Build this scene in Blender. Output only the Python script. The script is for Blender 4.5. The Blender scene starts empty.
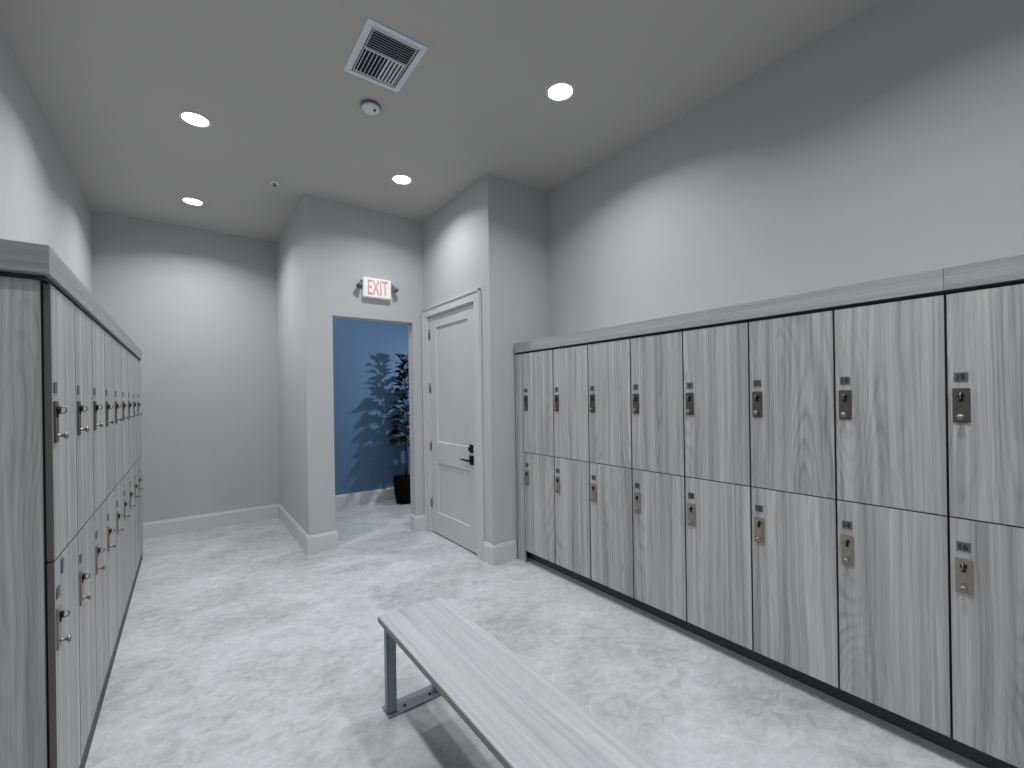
import bpy, bmesh, math, random
from mathutils import Vector, Matrix
random.seed(7)
C = bpy.context.scene.collection
PI = math.pi

# ------------------------------------------------------------------ dimensions
XL, XN, XD, XW = -0.716, 0.881, 2.040, 2.697       # left wall, nook side wall, closet side wall, right wall
YE, YF, YB, YR = 4.317, 3.054, 5.860, -3.2         # exit wall, closet front wall, back wall, rear wall
ZC = 3.264                                         # ceiling
XR, XLL = 2.279, -0.320                            # locker faces
PITCH = 0.363
ZB, LH = 0.100, 0.828                              # locker base, height of one tier

# ------------------------------------------------------------------ materials
def srgb(r, g, b):
    f = lambda c: (c/255/12.92) if c/255 <= 0.04045 else ((c/255+0.055)/1.055)**2.4
    return (f(r), f(g), f(b), 1)

def mat(name, col, rough=0.5, metal=0.0, noise=0.0, nscale=8, bump=0.0, bscale=200, emit=None, es=0, coat=0):
    m = bpy.data.materials.new(name); m.use_nodes = True
    nt = m.node_tree; b = nt.nodes['Principled BSDF']
    b.inputs['Base Color'].default_value = col
    b.inputs['Roughness'].default_value = rough
    b.inputs['Metallic'].default_value = metal
    b.inputs['Coat Weight'].default_value = coat
    tc = nt.nodes.new('ShaderNodeTexCoord')
    if noise:
        n = nt.nodes.new('ShaderNodeTexNoise'); n.inputs['Scale'].default_value = nscale
        n.inputs['Detail'].default_value = 4
        nt.links.new(tc.outputs['Object'], n.inputs['Vector'])
        r = nt.nodes.new('ShaderNodeValToRGB')
        r.color_ramp.elements[0].position = 0.3; r.color_ramp.elements[1].position = 0.7
        r.color_ramp.elements[0].color = tuple(c*(1-noise) for c in col[:3])+(1,)
        r.color_ramp.elements[1].color = tuple(min(1, c*(1+noise)) for c in col[:3])+(1,)
        nt.links.new(n.outputs['Fac'], r.inputs['Fac']); nt.links.new(r.outputs['Color'], b.inputs['Base Color'])
    if bump:
        n2 = nt.nodes.new('ShaderNodeTexNoise'); n2.inputs['Scale'].default_value = bscale
        nt.links.new(tc.outputs['Object'], n2.inputs['Vector'])
        bp = nt.nodes.new('ShaderNodeBump'); bp.inputs['Strength'].default_value = bump; bp.inputs['Distance'].default_value = 0.002
        nt.links.new(n2.outputs['Fac'], bp.inputs['Height']); nt.links.new(bp.outputs['Normal'], b.inputs['Normal'])
    if emit:
        b.inputs['Emission Color'].default_value = emit; b.inputs['Emission Strength'].default_value = es
    return m

def wood(name, axis, dark, light, contrast=1.0, rough=0.42, fig=1.0):
    """grey woodgrain laminate, grain running along the given object axis"""
    m = bpy.data.materials.new(name); m.use_nodes = True
    nt = m.node_tree; L = nt.links; N = nt.nodes.new; b = nt.nodes['Principled BSDF']
    tc = N('ShaderNodeTexCoord'); oi = N('ShaderNodeObjectInfo')
    off = N('ShaderNodeVectorMath'); off.operation = 'SCALE'; off.inputs[0].default_value = (37.3, 51.7, 23.1)
    L.new(oi.outputs['Random'], off.inputs['Scale'])
    add = N('ShaderNodeVectorMath'); add.operation = 'ADD'
    L.new(tc.outputs['Object'], add.inputs[0]); L.new(off.outputs[0], add.inputs[1])
    # slow sideways wander of the grain
    def scaled(src, across, along):
        mp = N('ShaderNodeVectorMath'); mp.operation = 'MULTIPLY'
        v = [across]*3; v['xyz'.index(axis)] = along
        mp.inputs[1].default_value = v; L.new(src, mp.inputs[0]); return mp.outputs[0]
    wn = N('ShaderNodeTexNoise'); wn.inputs['Scale'].default_value = 1.0; wn.inputs['Detail'].default_value = 1.5
    L.new(scaled(add.outputs[0], 4.0, 1.3), wn.inputs['Vector'])
    ws = N('ShaderNodeVectorMath'); ws.operation = 'SCALE'; ws.inputs['Scale'].default_value = 0.04
    L.new(wn.outputs['Color'], ws.inputs[0])
    co = N('ShaderNodeVectorMath'); co.operation = 'ADD'
    L.new(add.outputs[0], co.inputs[0]); L.new(ws.outputs[0], co.inputs[1])
    def noise(across, along, det=3, rg=0.55):
        n = N('ShaderNodeTexNoise'); n.inputs['Scale'].default_value = 1.0
        n.inputs['Detail'].default_value = det; n.inputs['Roughness'].default_value = rg
        L.new(scaled(co.outputs[0], across, along), n.inputs['Vector']); return n.outputs['Fac']
    def mth(op, a, bb=None):
        x = N('ShaderNodeMath'); x.operation = op
        for i, q in enumerate((a, bb)):
            if q is None: continue
            if isinstance(q, (int, float)): x.inputs[i].default_value = q
            else: L.new(q, x.inputs[i])
        return x.outputs[0]
    broad = noise(20, 0.25, 2)
    mid = noise(75, 0.9, 3)
    fine = noise(260, 2.5, 2)
    # cathedral figure: contour lines of a stretched field
    field = noise(6.5, 0.9, 0)
    ring = mth('SINE', mth('MULTIPLY', field, 130.0))
    ring = mth('POWER', mth('ADD', mth('MULTIPLY', ring, 0.5), 0.5), 3.0)
    mask = mth('GREATER_THAN', field, 0.0)
    mk = N('ShaderNodeMapRange'); mk.inputs[1].default_value = 0.45; mk.inputs[2].default_value = 0.62
    L.new(noise(5, 0.6, 1), mk.inputs[0])
    ring = mth('MULTIPLY', ring, mk.outputs[0])
    s = mth('ADD', mth('MULTIPLY', broad, 0.60), mth('MULTIPLY', mid, 0.62))
    s = mth('ADD', s, mth('MULTIPLY', fine, 0.32))
    s = mth('SUBTRACT', s, mth('MULTIPLY', ring, 0.13*fig))
    s = mth('SUBTRACT', s, 0.31)                       # mean about 0.5
    s = mth('ADD', mth('MULTIPLY', mth('SUBTRACT', s, 0.48), 1.45*contrast), 0.5)
    r = N('ShaderNodeValToRGB'); e = r.color_ramp.elements
    e[0].position = 0.05; e[0].color = dark; e[1].position = 0.95; e[1].color = light
    L.new(s, r.inputs['Fac']); L.new(r.outputs['Color'], b.inputs['Base Color'])
    b.inputs['Roughness'].default_value = rough
    b.inputs['Specular IOR Level'].default_value = 0.35
    bp = N('ShaderNodeBump'); bp.inputs['Strength'].default_value = 0.08; bp.inputs['Distance'].default_value = 0.001
    L.new(fine, bp.inputs['Height']); L.new(bp.outputs['Normal'], b.inputs['Normal'])
    return m

def floor_mat():
    m = bpy.data.materials.new('pale marbled floor'); m.use_nodes = True
    nt = m.node_tree; L = nt.links; N = nt.nodes.new; b = nt.nodes['Principled BSDF']
    tc = N('ShaderNodeTexCoord')
    mp = N('ShaderNodeMapping'); mp.inputs['Rotation'].default_value = (0, 0, 0.5); mp.inputs['Scale'].default_value = (1.0, 1.35, 1)
    L.new(tc.outputs['Object'], mp.inputs['Vector'])
    def noise(s, d, r=0.6, dist=0.0):
        n = N('ShaderNodeTexNoise'); n.inputs['Scale'].default_value = s; n.inputs['Detail'].default_value = d
        n.inputs['Roughness'].default_value = r; n.inputs['Distortion'].default_value = dist
        L.new(mp.outputs[0], n.inputs['Vector']); return n
    n1 = noise(1.7, 8, 0.62, 0.6)
    n2 = noise(12, 8, 0.70, 1.1)
    mx = N('ShaderNodeMix'); mx.data_type = 'FLOAT'; mx.inputs[0].default_value = 0.48
    L.new(n1.outputs['Fac'], mx.inputs[2]); L.new(n2.outputs['Fac'], mx.inputs[3])
    r = N('ShaderNodeValToRGB'); e = r.color_ramp.elements
    e[0].position = 0.34; e[0].color = FLOOR_D; e[1].position = 0.64; e[1].color = FLOOR_L
    k = e.new(0.5); k.color = FLOOR_M
    L.new(mx.outputs[0], r.inputs['Fac'])
    # thin cloudy veins
    v = noise(2.6, 5, 0.6, 1.6)
    ab = N('ShaderNodeMath'); ab.operation = 'SUBTRACT'; ab.inputs[1].default_value = 0.5; L.new(v.outputs['Fac'], ab.inputs[0])
    ab2 = N('ShaderNodeMath'); ab2.operation = 'ABSOLUTE'; L.new(ab.outputs[0], ab2.inputs[0])
    vr = N('ShaderNodeMapRange'); vr.inputs[1].default_value = 0.0; vr.inputs[2].default_value = 0.03
    vr.inputs[3].default_value = 0.28; vr.inputs[4].default_value = 0.0; L.new(ab2.outputs[0], vr.inputs[0])
    vm = N('ShaderNodeMath'); vm.operation = 'MULTIPLY'; L.new(vr.outputs[0], vm.inputs[0]); L.new(n1.outputs['Fac'], vm.inputs[1])
    mc = N('ShaderNodeMix'); mc.data_type = 'RGBA'; L.new(vm.outputs[0], mc.inputs[0])
    L.new(r.outputs['Color'], mc.inputs[6]); mc.inputs[7].default_value = FLOOR_V
    L.new(mc.outputs[2], b.inputs['Base Color'])
    b.inputs['Roughness'].default_value = 0.55
    b.inputs['Specular IOR Level'].default_value = 0.3
    bp = N('ShaderNodeBump'); bp.inputs['Strength'].default_value = 0.12; bp.inputs['Distance'].default_value = 0.004
    L.new(n2.outputs['Fac'], bp.inputs['Height']); L.new(bp.outputs['Normal'], b.inputs['Normal'])
    return m

FLOOR_D, FLOOR_M, FLOOR_L, FLOOR_V = srgb(150, 153, 155), srgb(184, 186, 188), srgb(204, 205, 208), srgb(214, 215, 217)

M = dict(
    wall=mat('grey wall paint', srgb(186, 187, 188), 0.75, noise=0.015, nscale=1.5, bump=0.05),
    ceil=mat('ceiling paint', srgb(186, 184, 181), 0.9, noise=0.01, nscale=1.2),
    blue=mat('blue accent wall paint', srgb(80, 115, 149), 0.7, noise=0.03, nscale=1.5),
    trim=mat('white trim paint', srgb(204, 205, 206), 0.45, noise=0.01, nscale=3),
    base=mat('baseboard paint', srgb(204, 205, 206), 0.5, noise=0.01, nscale=3),
    door=mat('grey white door paint', srgb(200, 202, 202), 0.45, noise=0.012, nscale=3),
    black=mat('black toe kick vinyl and door gap shade', srgb(38, 40, 46), 0.5, noise=0.1, nscale=20),
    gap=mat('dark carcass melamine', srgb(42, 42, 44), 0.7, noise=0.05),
    strip=mat('dark grey floor strip', srgb(110, 114, 117), 0.45, noise=0.05, nscale=15),
    steel=mat('brushed bronze steel', srgb(92, 88, 85), 0.45, 0.5, noise=0.12, nscale=90),
    steel2=mat('satin nickel', srgb(150, 146, 142), 0.38, 0.85, noise=0.04, nscale=60),
    steel_reflect=mat('bronze steel with painted floor reflection', srgb(146, 140, 132), 0.4, 0.45, noise=0.12, nscale=90),  # lower lock plates: same metal, lightened to paint in the floor's reflection
    dark=mat('dark lock metal', srgb(40, 38, 38), 0.4, 0.7, noise=0.1, nscale=50),
    plate=mat('grey number plate', srgb(92, 92, 98), 0.45, noise=0.08, nscale=60),
    ink=mat('black engraved number', srgb(20, 20, 24), 0.5, noise=0.05),
    bench=mat('bench steel paint', srgb(124, 136, 143), 0.42, 0.25, noise=0.06, nscale=25),
    bronze=mat('dark bronze hardware', srgb(52, 50, 47), 0.32, 0.85, noise=0.08, nscale=50),
    white=mat('white plastic', srgb(225, 226, 227), 0.4, noise=0.01, nscale=10),
    grey=mat('grey plastic', srgb(105, 106, 110), 0.4, noise=0.04, nscale=30),
    vent=mat('white enamel vent', srgb(226, 230, 238), 0.4, noise=0.02, nscale=20),
    sign=mat('sign housing', srgb(236, 236, 236), 0.4, noise=0.01, nscale=20, emit=(1, .97, .95, 1), es=0.12),
    red=mat('pale red sign letters', srgb(212, 142, 128), 0.4, noise=0.03, nscale=40, emit=srgb(225, 140, 125), es=0.15),
    lens=mat('glowing lamp lens', (1, 1, 1, 1), 0.4, noise=0.01, emit=(1, 1, 1, 1), es=14),
    pot=mat('black ceramic pot', srgb(6, 6, 7), 0.7, noise=0.1, nscale=30),
    soil=mat('dark soil', srgb(40, 32, 26), 0.95, noise=0.3, nscale=60, bump=0.8, bscale=60),
    bark=mat('thin brown stem bark', srgb(36, 30, 24), 0.8, noise=0.25, nscale=60, bump=0.5, bscale=120),
    leaf=mat('dark green leaf', srgb(16, 26, 18), 0.35, noise=0.3, nscale=12, coat=0.3),
    tag=mat('blue tag', srgb(70, 95, 140), 0.4, noise=0.1, nscale=80),
    shadow=mat('vent throat', srgb(22, 24, 28), 0.8, noise=0.05),
)
M['wood'] = wood('grey woodgrain upright', 'z', srgb(126, 126, 126), srgb(208, 208, 207))
M['woodh'] = wood('grey woodgrain lengthwise', 'y', srgb(130, 130, 132), srgb(178, 178, 180), 0.8)
M['woodx'] = wood('grey woodgrain crosswise', 'x', srgb(130, 130, 132), srgb(178, 178, 180), 0.8)
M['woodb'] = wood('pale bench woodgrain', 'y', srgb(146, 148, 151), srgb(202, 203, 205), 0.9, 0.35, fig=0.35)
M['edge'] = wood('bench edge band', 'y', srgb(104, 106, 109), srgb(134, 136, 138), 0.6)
M['pot'].node_tree.nodes['Principled BSDF'].inputs['Specular IOR Level'].default_value = 0.1
M['band'] = mat('dark door edge band', srgb(96, 94, 92), 0.5, noise=0.05, nscale=30)
M['floor'] = floor_mat()

# ------------------------------------------------------------------ mesh helpers
def bx(bm, lo, hi, mi=0, bev=0.0):
    t = bmesh.new()
    r = bmesh.ops.create_cube(t, size=1)
    c = [(a+b)/2 for a, b in zip(lo, hi)]; s = [abs(b-a) for a, b in zip(lo, hi)]
    for v in t.verts: v.co = Vector((v.co.x*s[0]+c[0], v.co.y*s[1]+c[1], v.co.z*s[2]+c[2]))
    if bev: bmesh.ops.bevel(t, geom=t.edges[:], offset=bev, segments=2, affect='EDGES')
    merge(bm, t, mi)

def merge(bm, t, mi=0, mtx=None):
    if mtx is not None: bmesh.ops.transform(t, matrix=mtx, verts=t.verts[:])
    mp = {v: bm.verts.new(v.co) for v in t.verts}
    for f in t.faces:
        try:
            nf = bm.faces.new([mp[v] for v in f.verts]); nf.material_index = mi; nf.smooth = f.smooth
        except ValueError: pass
    t.free()

def tube(bm, pts, r, seg=10, mi=0, cap=True):
    """round bar through the points; r is a number or one per point"""
    pts = [Vector(p) for p in pts]
    rs = r if isinstance(r, (list, tuple)) else [r]*len(pts)
    rings = []; up = Vector((0, 0, 1)); prev = None
    for i, p in enumerate(pts):
        d = (pts[min(i+1, len(pts)-1)]-pts[max(i-1, 0)]).normalized()
        if prev is None:
            a = d.cross(up)
            if a.length < 1e-3: a = d.cross(Vector((1, 0, 0)))
        else: a = prev - d*prev.dot(d)
        a.normalize(); prev = a; b = d.cross(a)
        rings.append([bm.verts.new(p+(a*math.cos(t)+b*math.sin(t))*rs[i]) for t in (2*PI*k/seg for k in range(seg))])
    for q, w in zip(rings, rings[1:]):
        for k in range(seg):
            f = bm.faces.new((q[k], q[(k+1) % seg], w[(k+1) % seg], w[k])); f.smooth = True; f.material_index = mi
    if cap:
        for rg, fl in ((rings[0], True), (rings[-1], False)):
            f = bm.faces.new(rg[::-1] if fl else rg); f.material_index = mi

def lathe(bm, prof, seg=32, mtx=None, mi=0, smooth=True):
    """profile of (radius, height), turned about local Z"""
    t = bmesh.new(); rings = []
    for r, z in prof:
        if r < 1e-6: rings.append([t.verts.new((0, 0, z))])
        else: rings.append([t.verts.new((r*math.cos(2*PI*k/seg), r*math.sin(2*PI*k/seg), z)) for k in range(seg)])
    for q, w in zip(rings, rings[1:]):
        for k in range(seg):
            a, b = q[k % len(q)], q[(k+1) % len(q)]; c, d = w[(k+1) % len(w)], w[k % len(w)]
            vs = []
            for v in (a, b, c, d):
                if v not in vs: vs.append(v)
            if len(vs) > 2:
                f = t.faces.new(vs); f.smooth = smooth
    bmesh.ops.recalc_face_normals(t, faces=t.faces[:])
    merge(bm, t, mi, mtx)

def obj(name, bm, mats, parent=None, loc=None, recalc=True):
    if recalc: bmesh.ops.recalc_face_normals(bm, faces=bm.faces[:])
    me = bpy.data.meshes.new(name); bm.to_mesh(me); bm.free()
    for m in (mats if isinstance(mats, (list, tuple)) else [mats]): me.materials.append(m)
    o = bpy.data.objects.new(name, me); C.objects.link(o)
    if parent: o.parent = parent
    if loc: o.location = loc
    return o

def centred(name, lo, hi, m, parent=None, bev=0.0):
    """a box whose object origin is its own centre"""
    c = [(a+b)/2 for a, b in zip(lo, hi)]
    bm = bmesh.new(); bx(bm, [a-k for a, k in zip(lo, c)], [b-k for b, k in zip(hi, c)], 0, bev)
    return obj(name, bm, m, parent, c)

def tag(o, label, cat, group=None, kind=None):
    o['label'] = label; o['category'] = cat
    if group: o['group'] = group
    if kind: o['kind'] = kind
    return o

def thing(name, label, cat, loc=(0, 0, 0), rz=0, group=None, kind=None):
    o = bpy.data.objects.new(name, None); C.objects.link(o)
    o.location = loc; o.rotation_euler = (0, 0, rz); o.empty_display_size = 0.1
    return tag(o, label, cat, group, kind)

def struct(name, boxes, m, label, cat, bev=0.0):
    bm = bmesh.new()
    for lo, hi in boxes: bx(bm, lo, hi, 0, bev)
    return tag(obj(name, bm, m), label, cat, kind='structure')

def text_bm(s, size, depth, bold=0.0):
    """letters as a mesh in the XZ plane facing -Y, centred"""
    cu = bpy.data.curves.new('letters', 'FONT'); cu.body = s; cu.size = size; cu.extrude = depth
    cu.offset = bold; cu.align_x = 'CENTER'; cu.align_y = 'CENTER'
    o = bpy.data.objects.new('letters', cu); C.objects.link(o)
    dg = bpy.context.evaluated_depsgraph_get(); dg.update()
    me = bpy.data.meshes.new_from_object(o.evaluated_get(dg))
    t = bmesh.new(); t.from_mesh(me)
    bpy.data.objects.remove(o); bpy.data.curves.remove(cu); bpy.data.meshes.remove(me)
    xs = [v.co.x for v in t.verts]; ys = [v.co.y for v in t.verts]
    cx, cy = (min(xs)+max(xs))/2, (min(ys)+max(ys))/2
    for v in t.verts: v.co = Vector((v.co.x-cx, -v.co.z, v.co.y-cy))
    return t

# ------------------------------------------------------------------ the room
T = 0.12
XH = 4.8           # far end of the side hallway
YH = 5.90          # blue wall of the hallway
struct('floor', [((XL-T, YR-T, -0.1), (XH+T, YH+T+.1, 0))], M['floor'], 'pale grey marbled floor', 'floor')
struct('ceiling', [((XL-T, YR-T, ZC), (XH+T, YH+T+.1, ZC+0.1))], M['ceil'], 'flat grey painted ceiling', 'ceiling')
struct('wall_left', [((XL-T, YR, 0), (XL, YB+T, ZC))], M['wall'], 'grey painted wall behind the left locker bank', 'wall')
struct('wall_back', [((XL, YB, 0), (XN, YB+T, ZC))], M['wall'], 'grey painted back wall of the alcove', 'wall')
struct('wall_alcove', [((XN, YE+T, 0), (XN+T, YH+T, ZC))], M['wall'], 'grey side wall of the alcove left of the doorway', 'wall')
struct('wall_exit', [((XN, YE, 0), (1.114, YE+T, ZC)), ((1.916, YE, 0), (XH, YE+T, ZC)), ((1.114, YE, 2.183), (1.916, YE+T, ZC))],
       M['wall'], 'grey wall with the open doorway and the exit sign', 'wall')
DY0, DY1, DZ = 3.275, 4.222, 2.243                  # closet door opening
struct('wall_closet', [((XD, YF, 0), (XD+T, DY0, ZC)), ((XD, DY1, 0), (XD+T, YE, ZC)), ((XD, DY0, DZ), (XD+T, DY1, ZC))],
       M['wall'], 'grey wall holding the white panelled door', 'wall')
struct('wall_closet_front', [((XD+T, YF, 0), (XW, YF+T, ZC))], M['wall'], 'narrow grey wall at the far end of the right locker bank', 'wall')
struct('wall_right', [((XW, YR, 0), (XW+T, YE, ZC))], M['wall'], 'grey painted wall above the right locker bank', 'wall')
struct('wall_rear', [((XL, YR-T, 0), (XW, YR, ZC))], M['wall'], 'grey painted wall behind the viewer', 'wall')
struct('wall_hall', [((XN+T, YH, 0), (XH, YH+T, ZC))], M['blue'], 'blue accent wall seen through the doorway', 'wall')
struct('wall_hall_end', [((XH, YE, 0), (XH+T, YH+T, ZC))], M['wall'], 'end wall of the side hallway', 'wall')

# baseboards: tall flat board with a small stepped, bevelled top
def baseboard(name, runs, label, h=0.163, t=0.015):
    """runs: (p0, p1, normal) with p on the wall face"""
    bm = bmesh.new()
    for run in runs:
        (x0, y0), (x1, y1), (nx, ny) = run[:3]; m0, m1 = run[3] if len(run) > 3 else (0, 0)
        L_ = math.hypot(x1-x0, y1-y0); ux, uy = (x1-x0)/L_, (y1-y0)/L_
        prof = [(0, 0), (t, 0), (t, h-0.022), (t*0.72, h-0.014), (t*0.72, h-0.006), (t*0.45, h), (0, h)]
        a = [bm.verts.new((x0+nx*d-ux*d*m0, y0+ny*d-uy*d*m0, z)) for d, z in prof]
        b = [bm.verts.new((x1+nx*d+ux*d*m1, y1+ny*d+uy*d*m1, z)) for d, z in prof]
        n = len(prof)
        for k in range(n): bm.faces.new((a[k], a[(k+1) % n], b[(k+1) % n], b[k]))
        if not m0: bm.faces.new(a)
        if not m1: bm.faces.new(b[::-1])
    bmesh.ops.remove_doubles(bm, verts=bm.verts[:], dist=1e-5)
    return tag(obj(name, bm, M['base']), label, 'baseboard', kind='structure')
t = 0.015
baseboard('baseboard_back', [((XL+.001, YB), (XN-.001, YB), (0, -1))], 'tall pale baseboard along the alcove back wall')
baseboard('baseboard_alcove', [((XN, YE), (XN, YB-t), (-1, 0), (1, 0)), ((XN, YE), (1.114, YE), (0, -1), (1, 1)), ((1.114, YE), (1.114, YE+T), (1, 0), (1, 0))],
          'tall pale baseboard wrapping the wall left of the doorway')
baseboard('baseboard_exit', [((1.916, YE), (XD-.018, YE), (0, -1), (1, 0)), ((1.916, YE), (1.916, YE+T), (-1, 0), (1, 0))], 'short pale baseboard right of the doorway')
baseboard('baseboard_closet', [((XD, YF), (XD, 3.184), (-1, 0), (1, 0)), ((XD, YF), (2.272, YF), (0, -1), (1, 0))], 'tall pale baseboard between the panelled door and the right lockers')
baseboard('baseboard_hall', [((XN+T+.001, YH), (XH-.001, YH), (0, -1))], 'tall pale baseboard under the blue wall')
baseboard('baseboard_left', [((XL, 5.16), (XL, YB-t-.001), (1, 0)), ((XL, YR+.001), (XL, 1.84), (1, 0))], 'tall pale baseboard on the left wall')
baseboard('baseboard_right', [((XW, YR+.001), (XW, -.40), (-1, 0))], 'tall pale baseboard on the right wall')

# ------------------------------------------------------------------ closet door (structure) with casing
# casing: stepped profile, mitred
def casing_piece(bm, pts_outer, pts_inner):
    pass
cs = bmesh.new()
Y0o, Y1o, ZTo = 3.184, 4.302, 2.325
def casing_run(bm, y0, y1, z0, z1, vertical, flip=False):
    # board plus a raised outer band
    bx(bm, (XD-0.017, y0, z0), (XD, y1, z1), 0, 0.002)
wd = Y0o
bx(cs, (XD-0.016, DY0-0.002-0.075, 0), (XD, DY0+0.008, DZ+0.0), 0, 0.002)
bx(cs, (XD-0.016, DY1-0.008, 0), (XD, DY1+0.062, DZ+0.0), 0, 0.002)
bx(cs, (XD-0.016, DY0-0.077, DZ-0.008), (XD, DY1+0.062, ZTo-0.014), 0, 0.002)
# raised outer bead (back band)
bx(cs, (XD-0.026, Y0o, 0), (XD, Y0o+0.018, ZTo), 0, 0.003)
bx(cs, (XD-0.026, Y1o-0.018, 0), (XD, Y1o, ZTo), 0, 0.003)
bx(cs, (XD-0.026, Y0o, ZTo-0.018), (XD, Y1o, ZTo), 0, 0.003)
tag(obj('trim_1', cs, M['trim']), 'pale moulded casing around the panelled door', 'door casing', kind='structure')
# jamb lining + stop
jb = bmesh.new()
bx(jb, (XD+.001, DY0, 0), (XD+T, DY0+0.018, DZ)); bx(jb, (XD+.001, DY1-0.018, 0), (XD+T, DY1, DZ)); bx(jb, (XD+.001, DY0, DZ-0.018), (XD+T, DY1, DZ))
bx(jb, (XD+0.052, DY0, 0), (XD+0.064, DY0+0.03, DZ)); bx(jb, (XD+0.052, DY1-0.03, 0), (XD+0.064, DY1, DZ)); bx(jb, (XD+0.052, DY0, DZ-0.03), (XD+0.064, DY1, DZ))
tag(obj('trim_2', jb, M['trim']), 'pale jamb lining inside the panelled door opening', 'door jamb', kind='structure')

dr = thing('door_1', 'closed pale grey two-panel door with dark lever handle', 'door', (XD+0.012, (DY0+DY1)/2, 0), kind='structure')
def door_slab():
    bm = bmesh.new()
    y0, y1, z0, z1 = DY0+0.021-(DY0+DY1)/2, DY1-0.021-(DY0+DY1)/2, 0.012, DZ-0.021
    st = 0.135                                        # stile width
    p = [(0.225, 0.735), (0.945, 2.112)]              # panel heights
    th = 0.036
    # stiles and rails
    bx(bm, (0, y0, z0), (th, y0+st, z1)); bx(bm, (0, y1-st, z0), (th, y1, z1))
    for a, b in ((z0, p[0][0]), (p[0][1], p[1][0]), (p[1][1], z1)):
        bx(bm, (0, y0+st, a), (th, y1-st, b))
    for a, b in p:
        ya, yb = y0+st, y1-st
        # sloped sticking and recessed field
        d = 0.016; r = 0.014
        def q(*vs): bm.faces.new([bm.verts.new(v) for v in vs])
        q((0, ya, a), (0, yb, a), (r*.5, yb-d*.4, a+d*.4), (r*.5, ya+d*.4, a+d*.4)); q((0, ya, b), (0, yb, b), (r*.5, yb-d*.4, b-d*.4), (r*.5, ya+d*.4, b-d*.4))
        q((0, ya, a), (0, ya, b), (r*.5, ya+d*.4, b-d*.4), (r*.5, ya+d*.4, a+d*.4)); q((0, yb, a), (0, yb, b), (r*.5, yb-d*.4, b-d*.4), (r*.5, yb-d*.4, a+d*.4))
        bx(bm, (r, ya, a), (th-r, yb, b))
        e = d*.4
        for lo, hi in (((r*.5, ya, a), (th-.004, ya+e, b)), ((r*.5, yb-e, a), (th-.004, yb, b)), ((r*.5, ya, a), (th-.004, yb, a+e)), ((r*.5, ya, b-e), (th-.004, yb, b))):
            bx(bm, lo, hi)
    return obj('door_slab', bm, M['door'], dr)
door_slab()
bm = bmesh.new(); bx(bm, (0.004, -0.43, 0.0), (0.032, 0.43, 0.011)); obj('door_gap_shade', bm, M['black'], dr)  # black strip painting the shade in the gap under the door
for hz in (2.055, 1.50, 0.90, 0.317):
    bm = bmesh.new()
    hy = DY1-0.019-(DY0+DY1)/2
    tube(bm, [(-0.008, hy, hz-0.05), (-0.008, hy, hz+0.05)], 0.0075, 12)
    bx(bm, (-0.004, hy-0.016, hz-0.048), (0.001, hy, hz+0.048))
    for k in (-.018, .018): tube(bm, [(-0.008, hy, hz+k-.001), (-0.008, hy, hz+k+.001)], 0.0082, 12)
    obj('hinge', bm, M['steel2'], dr)
ly = 3.372-(DY0+DY1)/2+0.02
RX = Matrix.Rotation(-PI/2, 4, 'Y')                   # local +Z -> -X
bm = bmesh.new()
bx(bm, (-0.010, ly-0.030, 0.898), (0, ly+0.030, 0.972), 0, 0.008)
lathe(bm, [(0, 0), (0.022, 0), (0.022, 0.008), (0.022, 0.013), (0.018, 0.022), (0, 0.022)], 28, Matrix.Translation((0, ly, 0.935)) @ RX)
bx(bm, (-0.036, ly-0.004, 0.918), (-0.022, ly+0.004, 0.952), 0, 0.002)
obj('deadbolt', bm, M['bronze'], dr)
bm = bmesh.new()
bx(bm, (-0.009, ly-0.034, 0.79), (0, ly+0.034, 0.875), 0, 0.003)
lathe(bm, [(0, 0), (0.015, 0), (0.012, 0.03), (0.012, 0.05), (0, 0.05)], 20, Matrix.Translation((0, ly, 0.832)) @ RX)
tube(bm, [(-0.048, ly-0.006, 0.832), (-0.052, ly+0.03, 0.834), (-0.052, ly+0.08, 0.835), (-0.048, ly+0.122, 0.832)], [0.011, 0.009, 0.008, 0.007], 12)
obj('lever_handle', bm, M['bronze'], dr)

# ------------------------------------------------------------------ lockers
DT = 0.016       # door thickness
def locker_meshes(depth):
    """carcass, hollow behind its door; local x=0 is the door front, +x goes to the wall"""
    hw, g = PITCH/2-0.001, 0.0
    bm = bmesh.new(); x0 = DT+0.003; x1 = depth; w = 0.014
    bx(bm, (x0, -hw, 0.001), (x1, -hw+w, LH-0.001)); bx(bm, (x0, hw-w, 0.001), (x1, hw, LH-0.001))
    bx(bm, (x0, -hw+w, 0.001), (x1, hw-w, 0.001+w)); bx(bm, (x0, -hw+w, LH-w-0.001), (x1, hw-w, LH-0.001))
    bx(bm, (x1-0.006, -hw+w, 0.001+w), (x1, hw-w, LH-w-0.001))
    return bm

def number_plate_bm(s):
    bm = bmesh.new()
    bx(bm, (-0.0025, -0.0185, -0.0165), (0, 0.0185, 0.0165), 0, 0.0008)
    if s:
        tt = text_bm(s, 0.027, 0.0006, 0.0006)
        # letters face -Y in their own frame; turn them to face -X (reading direction +X -> -Y)
        merge(bm, tt, 1, Matrix.Translation((-0.003, 0, 0)) @ Matrix.Rotation(-PI/2, 4, 'Z'))
    return bm

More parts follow.
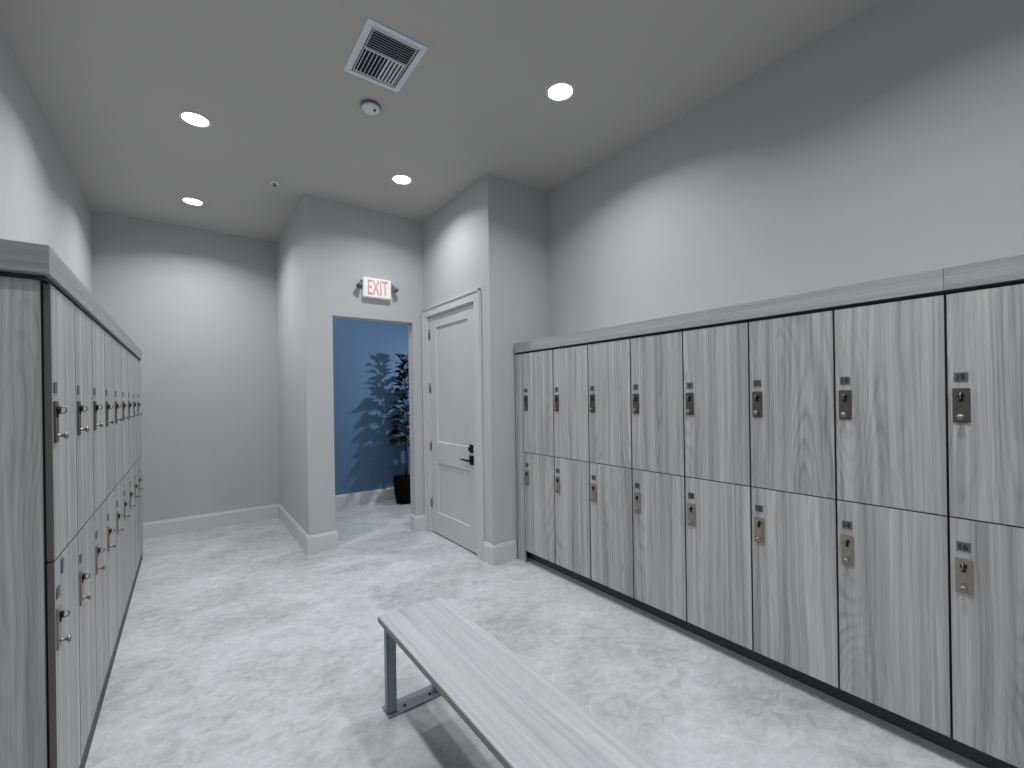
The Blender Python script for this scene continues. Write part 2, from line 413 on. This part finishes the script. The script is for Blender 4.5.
def lock_bm():
    """steel lock plate with notched top, keyway and screws"""
    bm = bmesh.new()
    bx(bm, (-0.0045, -0.0235, -0.063), (0, 0.0235, 0.063), 0, 0.0015)
    return bm
def lock_cylinder_bm():
    bm = bmesh.new()
    lathe(bm, [(0, 0), (0.0095, 0), (0.0095, 0.006), (0.0075, 0.0085), (0, 0.0085)], 20, Matrix.Translation((-0.0045, 0, 0.036)) @ RX)
    bx(bm, (-0.0075, -0.0055, 0.014), (-0.0046, 0.0055, 0.03), 0, 0.001)
    return bm
def thumb_turn_bm():
    bm = bmesh.new()
    # D-shaped loop standing out of the plate in the XZ plane
    pts = [(-0.006, 0, 0.046), (-0.014, 0, 0.046)]
    for k in range(9):
        a = PI/2-PI*k/8
        pts.append((-0.0165-0.0085*math.cos(a), 0, 0.036+0.010*math.sin(a)))
    pts += [(-0.014, 0, 0.026), (-0.006, 0, 0.026)]
    tube(bm, pts, 0.0022, 8)
    return bm
def knob_bm():
    bm = bmesh.new()
    lathe(bm, [(0, 0), (0.0075, 0), (0.0048, 0.003), (0.0045, 0.013), (0.006, 0.015), (0.0105, 0.0165), (0.0112, 0.0195), (0.0095, 0.023), (0, 0.0245)], 22,
          Matrix.Translation((-0.0045, 0, -0.042)) @ RX)
    return bm

lock_me = {}
def build_locker(depth, tier, number):
    """returns empty; tier 0 lower, 1 upper"""
    t_ = thing('locker', '', 'locker')
    obj('carcass', locker_meshes(depth), M['gap'], t_)
    zc = LH/2
    bm = bmesh.new(); bx(bm, (0, -PITCH/2+0.0036, -LH/2+0.0022), (DT, PITCH/2-0.0036, LH/2-0.0022), 0, 0.0008)
    bm.normal_update()
    for f in bm.faces:
        if abs(f.normal.x) < 0.5: f.material_index = 1
    d = obj('door', bm, [M['wood'], M['band']], t_, (0, 0, zc))
    zp, zn = ((0.620, 0.726), (0.414, 0.518))[tier]
    yl = PITCH/2-0.0395
    lp = obj('lock_plate', lock_bm(), M['steel'] if tier else M['steel_reflect'], d, (-0.0002, yl, zp-zc)); lp['label'] = 'brushed metal lock plate'
    obj('lock_cylinder', lock_cylinder_bm(), M['dark'], d, (-0.0002, yl, zp-zc))
    obj('thumb_turn', thumb_turn_bm(), M['steel2'], d, (-0.0002, yl, zp-zc))
    obj('knob', knob_bm(), M['steel2'], d, (-0.0002, yl, zp-zc))
    obj('number_plate', number_plate_bm(number), [M['plate'], M['ink']], d, (-0.0002, yl, zn-zc))
    return t_

def copy_tree(o, parent=None):
    c = o.copy(); C.objects.link(c); c.parent = parent
    for ch in list(o.children): copy_tree(ch, c)
    return c

ords = ['first', 'second', 'third', 'fourth', 'fifth', 'sixth', 'seventh', 'eighth', 'ninth']
DEPR, DEPL = XW-XR-0.004, XLL-XL-0.004
protoR = [build_locker(DEPR, 0, ''), build_locker(DEPR, 1, '')]
Y8 = 0.361
YBND = [2.927, 2.547, 2.179, 1.81, 1.441, 1.076, 0.713, 0.361, 0.001, -0.362]       # column boundaries, far to near
for k in range(9):                                    # k = 0 is the far end
    yc = (YBND[k]+YBND[k+1])/2; wk = YBND[k]-YBND[k+1]
    for tier in (0, 1):
        o = protoR[tier] if k == 0 else copy_tree(protoR[tier])
        o.location = (XR, yc, ZB+tier*LH); o.scale = (1, wk/PITCH, 1)
        num = str(2*k+1 if tier else 2*k+2)
        np_ = [g for ch in o.children for g in ch.children if g.name.startswith('number_plate')][0]
        tb = number_plate_bm(num); bmesh.ops.recalc_face_normals(tb, faces=tb.faces[:])
        me = bpy.data.meshes.new('number_plate'); tb.to_mesh(me); tb.free()
        me.materials.append(M['plate']); me.materials.append(M['ink']); np_.data = me
        tr = 'upper' if tier else 'lower'
        o['label'] = f'{tr} grey woodgrain locker, {ords[k]} column from the far end of the right-hand bank'
        o['category'] = 'locker'; o['group'] = f'{tr} lockers of the right-hand bank'
protoL = [build_locker(DEPL, 0, ''), build_locker(DEPL, 1, '')]
YL0 = 1.862; PL = 0.3585
for k in range(9):                                    # k = 0 is the nearest
    yc = YL0+k*PL+PL/2
    for tier in (0, 1):
        o = protoL[tier] if k == 0 else copy_tree(protoL[tier])
        o.location = (XLL, yc, ZB+tier*LH); o.rotation_euler = (0, 0, PI); o.scale = (1, PL/PITCH, 1)
        tr = 'upper' if tier else 'lower'
        o['label'] = f'{tr} grey woodgrain locker, {ords[k]} column from the near end of the left-hand bank'
        o['category'] = 'locker'; o['group'] = f'{tr} lockers of the left-hand bank'

# gaps between door rows and cornice are dark reveals behind the doors
ZT = ZB+2*LH            # 1.756
YRa, YRb = YBND[-1], YBND[0]                    # right bank locker span
YRe = 3.034                                          # far end of the cornice
# end filler panel on the right bank (far end)
tag(centred('filler_panel', (XR+0.003, YRb+0.004, 0.0), (XR+0.019, YRe-0.022, ZT-0.002), M['wood'], bev=0.0008),
    'narrow grey woodgrain filler strip at the far end of the right locker bank', 'panel')
tag(centred('end_panel', (XR+0.001, YRe-0.020, 0.0), (XW-0.002, YRe-0.002, ZT-0.002), M['wood'], bev=0.0008),
    'grey woodgrain end panel closing the far end of the right locker bank', 'panel')
tag(centred('end_panel', (XL+0.002, YL0-0.018, 0.0), (XLL-DT-0.004, YL0-0.001, ZT+0.002), M['wood'], bev=0.0008),
    'broad grey woodgrain side panel on the near end of the left locker bank', 'panel')
tag(centred('end_panel', (XL+0.002, YL0+9*PL+0.002, 0.0), (XLL-0.001, YL0+9*PL+0.020, ZT-0.002), M['wood'], bev=0.0008),
    'grey woodgrain end panel at the far end of the left locker bank', 'panel')

# toe kicks
kk = thing('toe_kick', 'black recessed toe kick under the right locker bank', 'toe kick', (XR+0.055, 0, 0))
bm = bmesh.new(); bx(bm, (0, YRa, 0.0), (0.018, YRe-0.024, ZB-0.002)); obj('kick_board', bm, M['black'], kk)
bm = bmesh.new()
pr = [(-0.001, 0.0), (-0.016, 0.0), (-0.006, 0.008), (-0.004, 0.022), (-0.001, 0.022)]
a = [bm.verts.new((x, YRa, z)) for x, z in pr]; b = [bm.verts.new((x, YRe-0.024, z)) for x, z in pr]
for k in range(5): bm.faces.new((a[k], a[(k+1) % 5], b[(k+1) % 5], b[k]))
bm.faces.new(a); bm.faces.new(b[::-1])
obj('floor_strip', bm, M['strip'], kk)['label'] = 'grey strip along the floor'  # thin grey profile along the foot of the kick board
kk = thing('toe_kick', 'dark recessed toe kick under the left locker bank', 'toe kick', (XLL-0.008, 0, 0))
bm = bmesh.new(); bx(bm, (-0.018, YL0+0.002, 0.0), (0, YL0+9*PL-0.002, ZB-0.002)); obj('kick_board', bm, M['black'], kk)

# cornices: board lengths plus a dark shadow-gap strip
cr = thing('cornice', 'grey woodgrain cornice board running along the top of the right locker bank', 'cornice', (XR, 0, ZT))
CZ0, CZ1 = 1.770, 1.852
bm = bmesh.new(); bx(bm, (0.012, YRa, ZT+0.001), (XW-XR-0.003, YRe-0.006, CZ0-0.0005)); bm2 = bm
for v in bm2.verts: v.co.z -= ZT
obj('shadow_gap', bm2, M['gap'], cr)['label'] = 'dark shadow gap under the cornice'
cuts = [YRa, Y8+0.002, 2.80, YRe]
for a_, b_ in zip(cuts, cuts[1:]):
    far = b_ == YRe
    o = centred('board', (-0.006, a_+0.0006, CZ0-ZT), (0.010, b_-0.0006, CZ1-ZT), M['woodx'] if far else M['woodh'], cr, 0.0008)
top = centred('top_board', (0.011, YRa, CZ0-ZT), (XW-XR-0.003, YRe-0.001, CZ1-0.001-ZT), M['woodh'], cr)

cl = thing('cornice', 'grey woodgrain cornice board wrapping the top of the left locker bank', 'cornice', (XLL, 0, ZT))
YLa, YLb = YL0-0.062, YL0+9*PL+0.022
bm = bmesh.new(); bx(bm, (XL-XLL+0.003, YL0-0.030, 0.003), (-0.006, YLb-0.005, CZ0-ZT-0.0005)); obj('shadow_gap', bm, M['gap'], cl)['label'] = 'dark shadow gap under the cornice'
centred('board', (-0.006, YLa+0.0185, CZ0-ZT), (0.009, YLb, CZ1-ZT), M['woodh'], cl, 0.0008)
centred('board', (XL-XLL+0.003, YLa, CZ0-ZT), (0.009, YLa+0.018, CZ1-ZT), M['woodx'], cl, 0.0008)
centred('top_board', (XL-XLL+0.003, YLa+0.019, CZ0-ZT), (-0.007, YLb-0.001, CZ1-ZT-0.001), M['woodh'], cl)

# small blue tag hanging at the first lower locker on the left
tg = thing('hanging_tag', 'small blue tag on the nearest lower locker of the left bank', 'tag', (XLL+0.0005, 1.962, 0.893))
bm = bmesh.new(); bx(bm, (0.0005, -0.012, -0.028), (0.0022, 0.012, 0.018), 0, 0.0006); obj('card', bm, M['tag'], tg)
bm = bmesh.new(); tube(bm, [(0.0035, 0, 0.012), (0.005, 0, 0.024), (0.0035, 0, 0.034)], 0.0012, 6); obj('cord', bm, M['white'], tg)

# ------------------------------------------------------------------ bench
BX0, BX1, BY1, BY0, BZ = 0.676, 0.990, 1.945, 0.10, 0.430
be = thing('bench', 'long pale woodgrain bench on grey steel legs in the middle of the floor', 'bench', ((BX0+BX1)/2, (BY0+BY1)/2, 0))
bm = bmesh.new(); hx, hy = (BX1-BX0)/2, (BY1-BY0)/2
bx(bm, (-hx, -hy, -0.014), (hx, hy, 0.014), 0, 0.002)
bmesh.ops.recalc_face_normals(bm, faces=bm.faces[:]); bm.normal_update()
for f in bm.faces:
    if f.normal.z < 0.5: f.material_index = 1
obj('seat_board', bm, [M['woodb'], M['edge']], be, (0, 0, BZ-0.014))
for sy, yy in ((1, hy-0.032), (-1, -hy+0.12)):
    for sx in (-1, 1):
        bm = bmesh.new(); px = sx*(hx-0.043)
        # rounded rectangular tube post with welded collar
        bx(bm, (px-0.0215, yy-0.0215, 0.006), (px+0.0215, yy+0.0215, BZ-0.034), 0, 0.007)
        post = obj('leg', bm, M['bench'], be)
        bm = bmesh.new(); bx(bm, (px-0.019, yy-0.07, BZ-0.0345), (px+0.05*(-sx)+0.0, yy+0.03, BZ-0.0285), 0, 0.001)
        obj('mounting_plate', bm, M['bench'], post)
    bm = bmesh.new(); bx(bm, (-hx+0.020, yy-0.038, 0.0005), (hx-0.020, yy+0.055, 0.0075), 0, 0.0015)
    ft = obj('foot_plate', bm, M['bench'], be)
    for x in (-hx+0.105, hx-0.085):
        for y in (yy-0.005,):
            bm = bmesh.new(); lathe(bm, [(0, 0), (0.007, 0), (0.007, 0.003), (0.004, 0.0055), (0, 0.0055)], 14, Matrix.Translation((x, y, 0.0075)))
            obj('bolt', bm, M['dark'], ft)

# ------------------------------------------------------------------ ceiling fittings
spots = [(0.072, 3.576, 'round recessed downlight over the left side, brighter front one above the alcove entrance'),
         (0.072, 5.067, 'round recessed downlight deepest in the room, above the alcove'),
         (1.505, 3.569, 'round recessed downlight in front of the doorway and exit sign'),
         (1.870, 1.984, 'large round recessed downlight nearest the right wall')]
hidden = [(0.072, 2.05), (0.072, 0.45), (1.500, 0.30), (0.072, -1.3), (1.500, -1.3)]  # first inferred from the bright left wall; other four are unseen, added lamps
lp_proto = None
def downlight(x, y, label=None, power=30, src=None):
    global lp_proto
    if lp_proto is None:
        o = thing('recessed_downlight', '', 'ceiling light', (0, 0, 0))
        bm = bmesh.new(); lathe(bm, [(0.072, -0.002), (0.075, -0.006), (0.086, -0.005), (0.090, -0.0005), (0.072, -0.0005)], 40)
        obj('trim_ring', bm, M['white'], o)
        bm = bmesh.new(); lathe(bm, [(0, -0.0045), (0.055, -0.0042), (0.0715, -0.0025), (0.0715, -0.0008), (0, -0.0008)], 40)
        obj('lens', bm, M['lens'], o)
        lp_proto = o
    else: o = copy_tree(lp_proto)
    o.location = (x, y, ZC)
    o['label'] = label; o['category'] = 'ceiling light'; o['group'] = 'recessed ceiling downlights'
def lamp(x, y, z, power, size=0.14, spread=142, col=(0.975, 0.988, 1)):
    ld = bpy.data.lights.new('disk_lamp', 'AREA'); ld.shape = 'DISK'; ld.size = size; ld.energy = power
    ld.spread = math.radians(spread); ld.color = col
    lo = bpy.data.objects.new('disk_lamp', ld); C.objects.link(lo); lo.location = (x, y, z)
    return lo
PW = 13.6
for x, y, lb in spots:
    downlight(x, y, lb); lamp(x, y, ZC-0.012, PW*(0.75 if 1.4 < x < 1.6 else 1.12 if y > 5 else 1))
for i, (x, y) in enumerate(hidden):
    lamp(x, y, ZC-0.012, PW*(0.6 if y < 0.46 and x < 1 else 1))
for i, (x, y) in enumerate(hidden):
    downlight(x, y, ['round recessed downlight above the near end of the left lockers', 'added, unseen downlight above the viewer on the left',
                     'added, unseen downlight above the near end of the right lockers', 'added, unseen downlight behind the viewer on the left',
                     'added, unseen downlight behind the viewer on the right'][i])

# smoke detector
sd = thing('smoke_detector', 'small round white smoke detector beside the ceiling vent', 'smoke detector', (0.968, 2.775, ZC))
bm = bmesh.new(); lathe(bm, [(0, -0.001), (0.060, -0.001), (0.062, -0.012), (0.058, -0.018), (0, -0.018)], 36); obj('mounting_base', bm, M['grey'], sd)
bm = bmesh.new(); lathe(bm, [(0, -0.016), (0.056, -0.016), (0.056, -0.024), (0.048, -0.032), (0.022, -0.036), (0, -0.036)], 36); obj('dome', bm, M['white'], sd)
bm = bmesh.new(); lathe(bm, [(0, -0.002), (0.014, -0.001), (0.014, 0.004), (0, 0.004)], 18, Matrix.Translation((0.018, -0.018, -0.0365)) @ Matrix.Scale(0.55, 4, (1, 0, 0))); obj('sensor_opening', bm, M['dark'], sd)
# sprinkler
sp = thing('sprinkler_head', 'tiny ceiling sprinkler head near the alcove corner', 'sprinkler', (0.635, 4.256, ZC)); sp.scale = (1, 1, 0.6)
bm = bmesh.new(); lathe(bm, [(0.012, -0.0008), (0.036, -0.0008), (0.034, -0.006), (0.014, -0.010), (0.012, -0.0008)], 28); obj('escutcheon', bm, M['white'], sp)
bm = bmesh.new(); lathe(bm, [(0, -0.001), (0.009, -0.002), (0.009, -0.02), (0.004, -0.03), (0, -0.03)], 18)
lathe(bm, [(0, -0.040), (0.015, -0.040), (0.015, -0.042), (0, -0.042)], 18)
for s in (-1, 1): tube(bm, [(s*0.009, 0, -0.018), (s*0.012, 0, -0.030), (s*0.003, 0, -0.040)], 0.0018, 6)
obj('deflector', bm, M['grey'], sp)

# ceiling supply vent
vx0, vx1, vy0, vy1 = 0.738, 1.060, 2.135, 2.560
vt = thing('ceiling_vent', 'pale square ceiling air vent with slanted blades', 'ceiling vent', ((vx0+vx1)/2, (vy0+vy1)/2, ZC))
hw, hl = (vx1-vx0)/2, (vy1-vy0)/2
bm = bmesh.new(); fw = 0.03
def vframe(bm, w, l, inner, z0, z1):
    bx(bm, (-w, -l, z0), (w, -l+inner, z1), 0, .0015); bx(bm, (-w, l-inner, z0), (w, l, z1), 0, .0015)
    bx(bm, (-w, -l+inner, z0), (-w+inner, l-inner, z1), 0, .0015); bx(bm, (w-inner, -l+inner, z0), (w, l-inner, z1), 0, .0015)
vframe(bm, hw, hl, fw, -0.006, -0.0006); vframe(bm, hw-fw+0.004, hl-fw+0.004, 0.008, -0.013, -0.002); vframe(bm, hw-fw-.012, hl-fw-.012, 0.004, -0.010, -0.002)
obj('frame', bm, M['vent'], vt)
bm = bmesh.new(); bx(bm, (-hw+fw, -hl+fw, -0.0016), (hw-fw, hl-fw, -0.0006)); obj('throat', bm, M['shadow'], vt)
ih, il = hw-fw-0.018, hl-fw-0.018
def blade(lo, hi, ax, ang):
    """thin slanted blade"""
    bm = bmesh.new(); c = Vector([(a+b)/2 for a, b in zip(lo, hi)]); s = [b-a for a, b in zip(lo, hi)]
    tt = bmesh.new(); bmesh.ops.create_cube(tt, size=1)
    for v in tt.verts: v.co = Vector((v.co.x*s[0], v.co.y*s[1], v.co.z*s[2]))
    merge(bm, tt, 0, Matrix.Translation(c) @ Matrix.Rotation(ang, 4, ax)); return bm
n = 11
for k in range(n):
    x = -ih+(k+0.5)*2*ih/n; ang = 0.75 if k < n/2 else -0.75
    obj('blade', blade((x-0.0006, -0.02, -0.0135), (x+0.0006, il, -0.0025), 'Y', ang), M['vent'], vt)
for k in range(8):
    y = -il+(k+0.5)*(il-0.03)/8
    obj('blade', blade((-ih, y-0.0006, -0.0135), (ih, y+0.0006, -0.0025), 'X', -0.75), M['vent'], vt)
bm = bmesh.new(); bx(bm, (-ih, -0.028, -0.012), (ih, -0.022, -0.002)); obj('divider', bm, M['vent'], vt)

# ------------------------------------------------------------------ exit sign
ex = thing('exit_sign', 'lit white EXIT sign with two emergency lamp heads above the doorway', 'exit sign', (1.530, YE, 2.386))
bm = bmesh.new(); bx(bm, (-0.137, -0.050, 0.0), (0.137, -0.001, 0.190), 0, 0.006); obj('housing', bm, M['sign'], ex)
bm = bmesh.new(); tt = text_bm('EXIT', 0.185, 0.0012, 0.0)
xs = [v.co.x for v in tt.verts]; zs = [v.co.z for v in tt.verts]
sx, sz = 0.200/(max(xs)-min(xs)), 0.142/(max(zs)-min(zs))
for v in tt.verts: v.co.x *= sx; v.co.z *= sz
merge(bm, tt, 0, Matrix.Translation((0.004, -0.0515, 0.098)))
obj('letters', bm, M['red'], ex)
for s in (-1, 1):
    bm = bmesh.new()
    tube(bm, [(s*0.137, -0.03, 0.150), (s*0.155, -0.032, 0.158), (s*0.160, -0.034, 0.140)], 0.007, 10)
    R_ = Matrix.Translation((s*0.163, -0.040, 0.128)) @ Matrix.Rotation(s*-0.45, 4, 'Y') @ Matrix.Rotation(-0.5, 4, 'X') @ Matrix.Rotation(PI, 4, 'X')
    lathe(bm, [(0, -0.01), (0.014, -0.008), (0.020, 0.01), (0.029, 0.045), (0.031, 0.052), (0.026, 0.052), (0.0, 0.046)], 22, R_)
    obj('lamp_head', bm, M['grey'], ex)

# ------------------------------------------------------------------ potted plant in the hallway
PX, PY = 2.345, 5.60
pl = thing('potted_plant', 'tall leafy green plant in a black pot against the blue wall', 'potted plant', (PX, PY, 0))
bm = bmesh.new()
lathe(bm, [(0, 0.0), (0.115, 0.0), (0.125, 0.012), (0.150, 0.14), (0.162, 0.28), (0.166, 0.342), (0.158, 0.348), (0.150, 0.34), (0.148, 0.30), (0, 0.30)], 8, smooth=False)
obj('pot', bm, M['pot'], pl)
bm = bmesh.new(); lathe(bm, [(0, 0.310), (0.08, 0.316), (0.144, 0.308), (0.144, 0.301), (0, 0.301)], 24); obj('soil', bm, M['soil'], pl)
def leaf(bm, base, d, L, W, droop, roll):
    d = Vector(d).normalized(); side = d.cross(Vector((0, 0, 1))).normalized(); up = side.cross(d)
    side = (side*math.cos(roll)+up*math.sin(roll)); up = side.cross(d)
    n = 7; rows = []
    for i in range(n+1):
        u = i/n; w = W*(math.sin(PI*min(1, u**0.8*1.0)))**0.75*(0.35+0.65*u if u < .4 else 1)*0.5 if 0 < u < 1 else 0.0015
        c = Vector(base)+d*(L*u)+Vector((0, 0, -droop*L*u*u))
        rows.append([bm.verts.new(c+side*w*s+up*(abs(s)*w*0.35)+Vector((0, 0, 0.004*math.sin(u*20)*s))) for s in (-1, -0.5, 0, 0.5, 1)])
    for q, w in zip(rows, rows[1:]):
        for k in range(4):
            f = bm.faces.new((q[k], q[k+1], w[k+1], w[k])); f.smooth = True
def stem_pts(x0, y0, x1, y1, ztop, n=8):
    return [(x0+(x1-x0)*k/n+0.012*math.sin(k*1.3), y0+(y1-y0)*k/n, 0.31+(ztop-0.31)*k/n) for k in range(n+1)]
stems = [stem_pts(0.0, 0.0, 0.01, 0.0, 1.90), stem_pts(0.02, -0.01, 0.05, 0.03, 1.62)]
for i, s in enumerate(stems):
    bm = bmesh.new(); tube(bm, s, [0.010-0.006*k/8 for k in range(9)], 8); st = obj('stem', bm, M['bark'], pl)
    bm = bmesh.new(); rnd = random.Random(11+i)
    N_ = 54 if i == 0 else 20
    for k in range(N_):
        z = 0.74+(s[-1][2]-0.74)*k/(N_-1)
        u = (z-0.31)/(s[-1][2]-0.31)*8; a = min(7, int(u)); fr_ = u-a
        b0 = Vector(s[a]).lerp(Vector(s[a+1]), fr_)
        th = k*2.399+rnd.uniform(-.25, .25)
        rise = 0.12+1.3*(max(0, z-0.74)/1.2)**2.5+rnd.uniform(-.15, .3)
        Ls = (0.25-0.09*(max(0, z-0.74)/1.2)**2)*rnd.uniform(.85, 1.1)
        dv = Vector((math.cos(th), math.sin(th), rise))
        p0 = b0+dv.normalized()*0.03
        tube(bm, [b0, p0], 0.0025, 5)
        leaf(bm, p0, dv, Ls, 0.13*rnd.uniform(.85, 1.15), 0.45*rnd.uniform(.5, 1.2), rnd.uniform(-.5, .5))
    obj('foliage', bm, M['leaf'], pl, recalc=False)['label'] = 'dark green oval leaves'

# ------------------------------------------------------------------ other light: hallway
downlight(1.60, 5.05, 'added, unseen downlight in the side hallway beyond the doorway')
lamp(1.60, 5.05, ZC-0.012, 6.5)  # unseen lamp added to brighten the hallway floor
lo = lamp(3.05, 4.62, 2.0, 15, size=0.07, spread=170)  # bare unseen lamp without a fixture, added to cast the plant's shadow
lo.rotation_euler = (Vector((1.9, 5.9, 0.95))-Vector(lo.location)).to_track_quat('-Z', 'Y').to_euler()

w = bpy.data.worlds.new('World'); bpy.context.scene.world = w; w.use_nodes = True
w.node_tree.nodes['Background'].inputs[0].default_value = (0.5, 0.5, 0.5, 1); w.node_tree.nodes['Background'].inputs[1].default_value = 0.2

# ------------------------------------------------------------------ camera
yaw, pit, rol = math.radians(36.421), math.radians(0.035), math.radians(-0.844)
F = Vector((math.sin(yaw)*math.cos(pit), math.cos(yaw)*math.cos(pit), math.sin(pit)))
R = Vector((math.cos(yaw), -math.sin(yaw), 0)); U = R.cross(F)
R2 = R*math.cos(rol)+U*math.sin(rol); U2 = -R*math.sin(rol)+U*math.cos(rol)
cd = bpy.data.cameras.new('camera'); co = bpy.data.objects.new('camera', cd); C.objects.link(co)
m = Matrix((R2, U2, -F)).transposed().to_4x4(); m.translation = (0, 0, 1.4); co.matrix_world = m
cd.sensor_width = 36; cd.lens = 441.358/1024*36; cd.shift_y = (395.9-384)/1024; cd.shift_x = (512-511.526)/1024
cd.clip_start = 0.02
sc = bpy.context.scene; sc.camera = co
sc.view_settings.view_transform = 'Standard'; sc.view_settings.look = 'None'
sc.view_settings.exposure = 0.0; sc.view_settings.gamma = 1.0
sc.cycles.max_bounces = 12; sc.cycles.diffuse_bounces = 8; sc.cycles.use_denoising = True
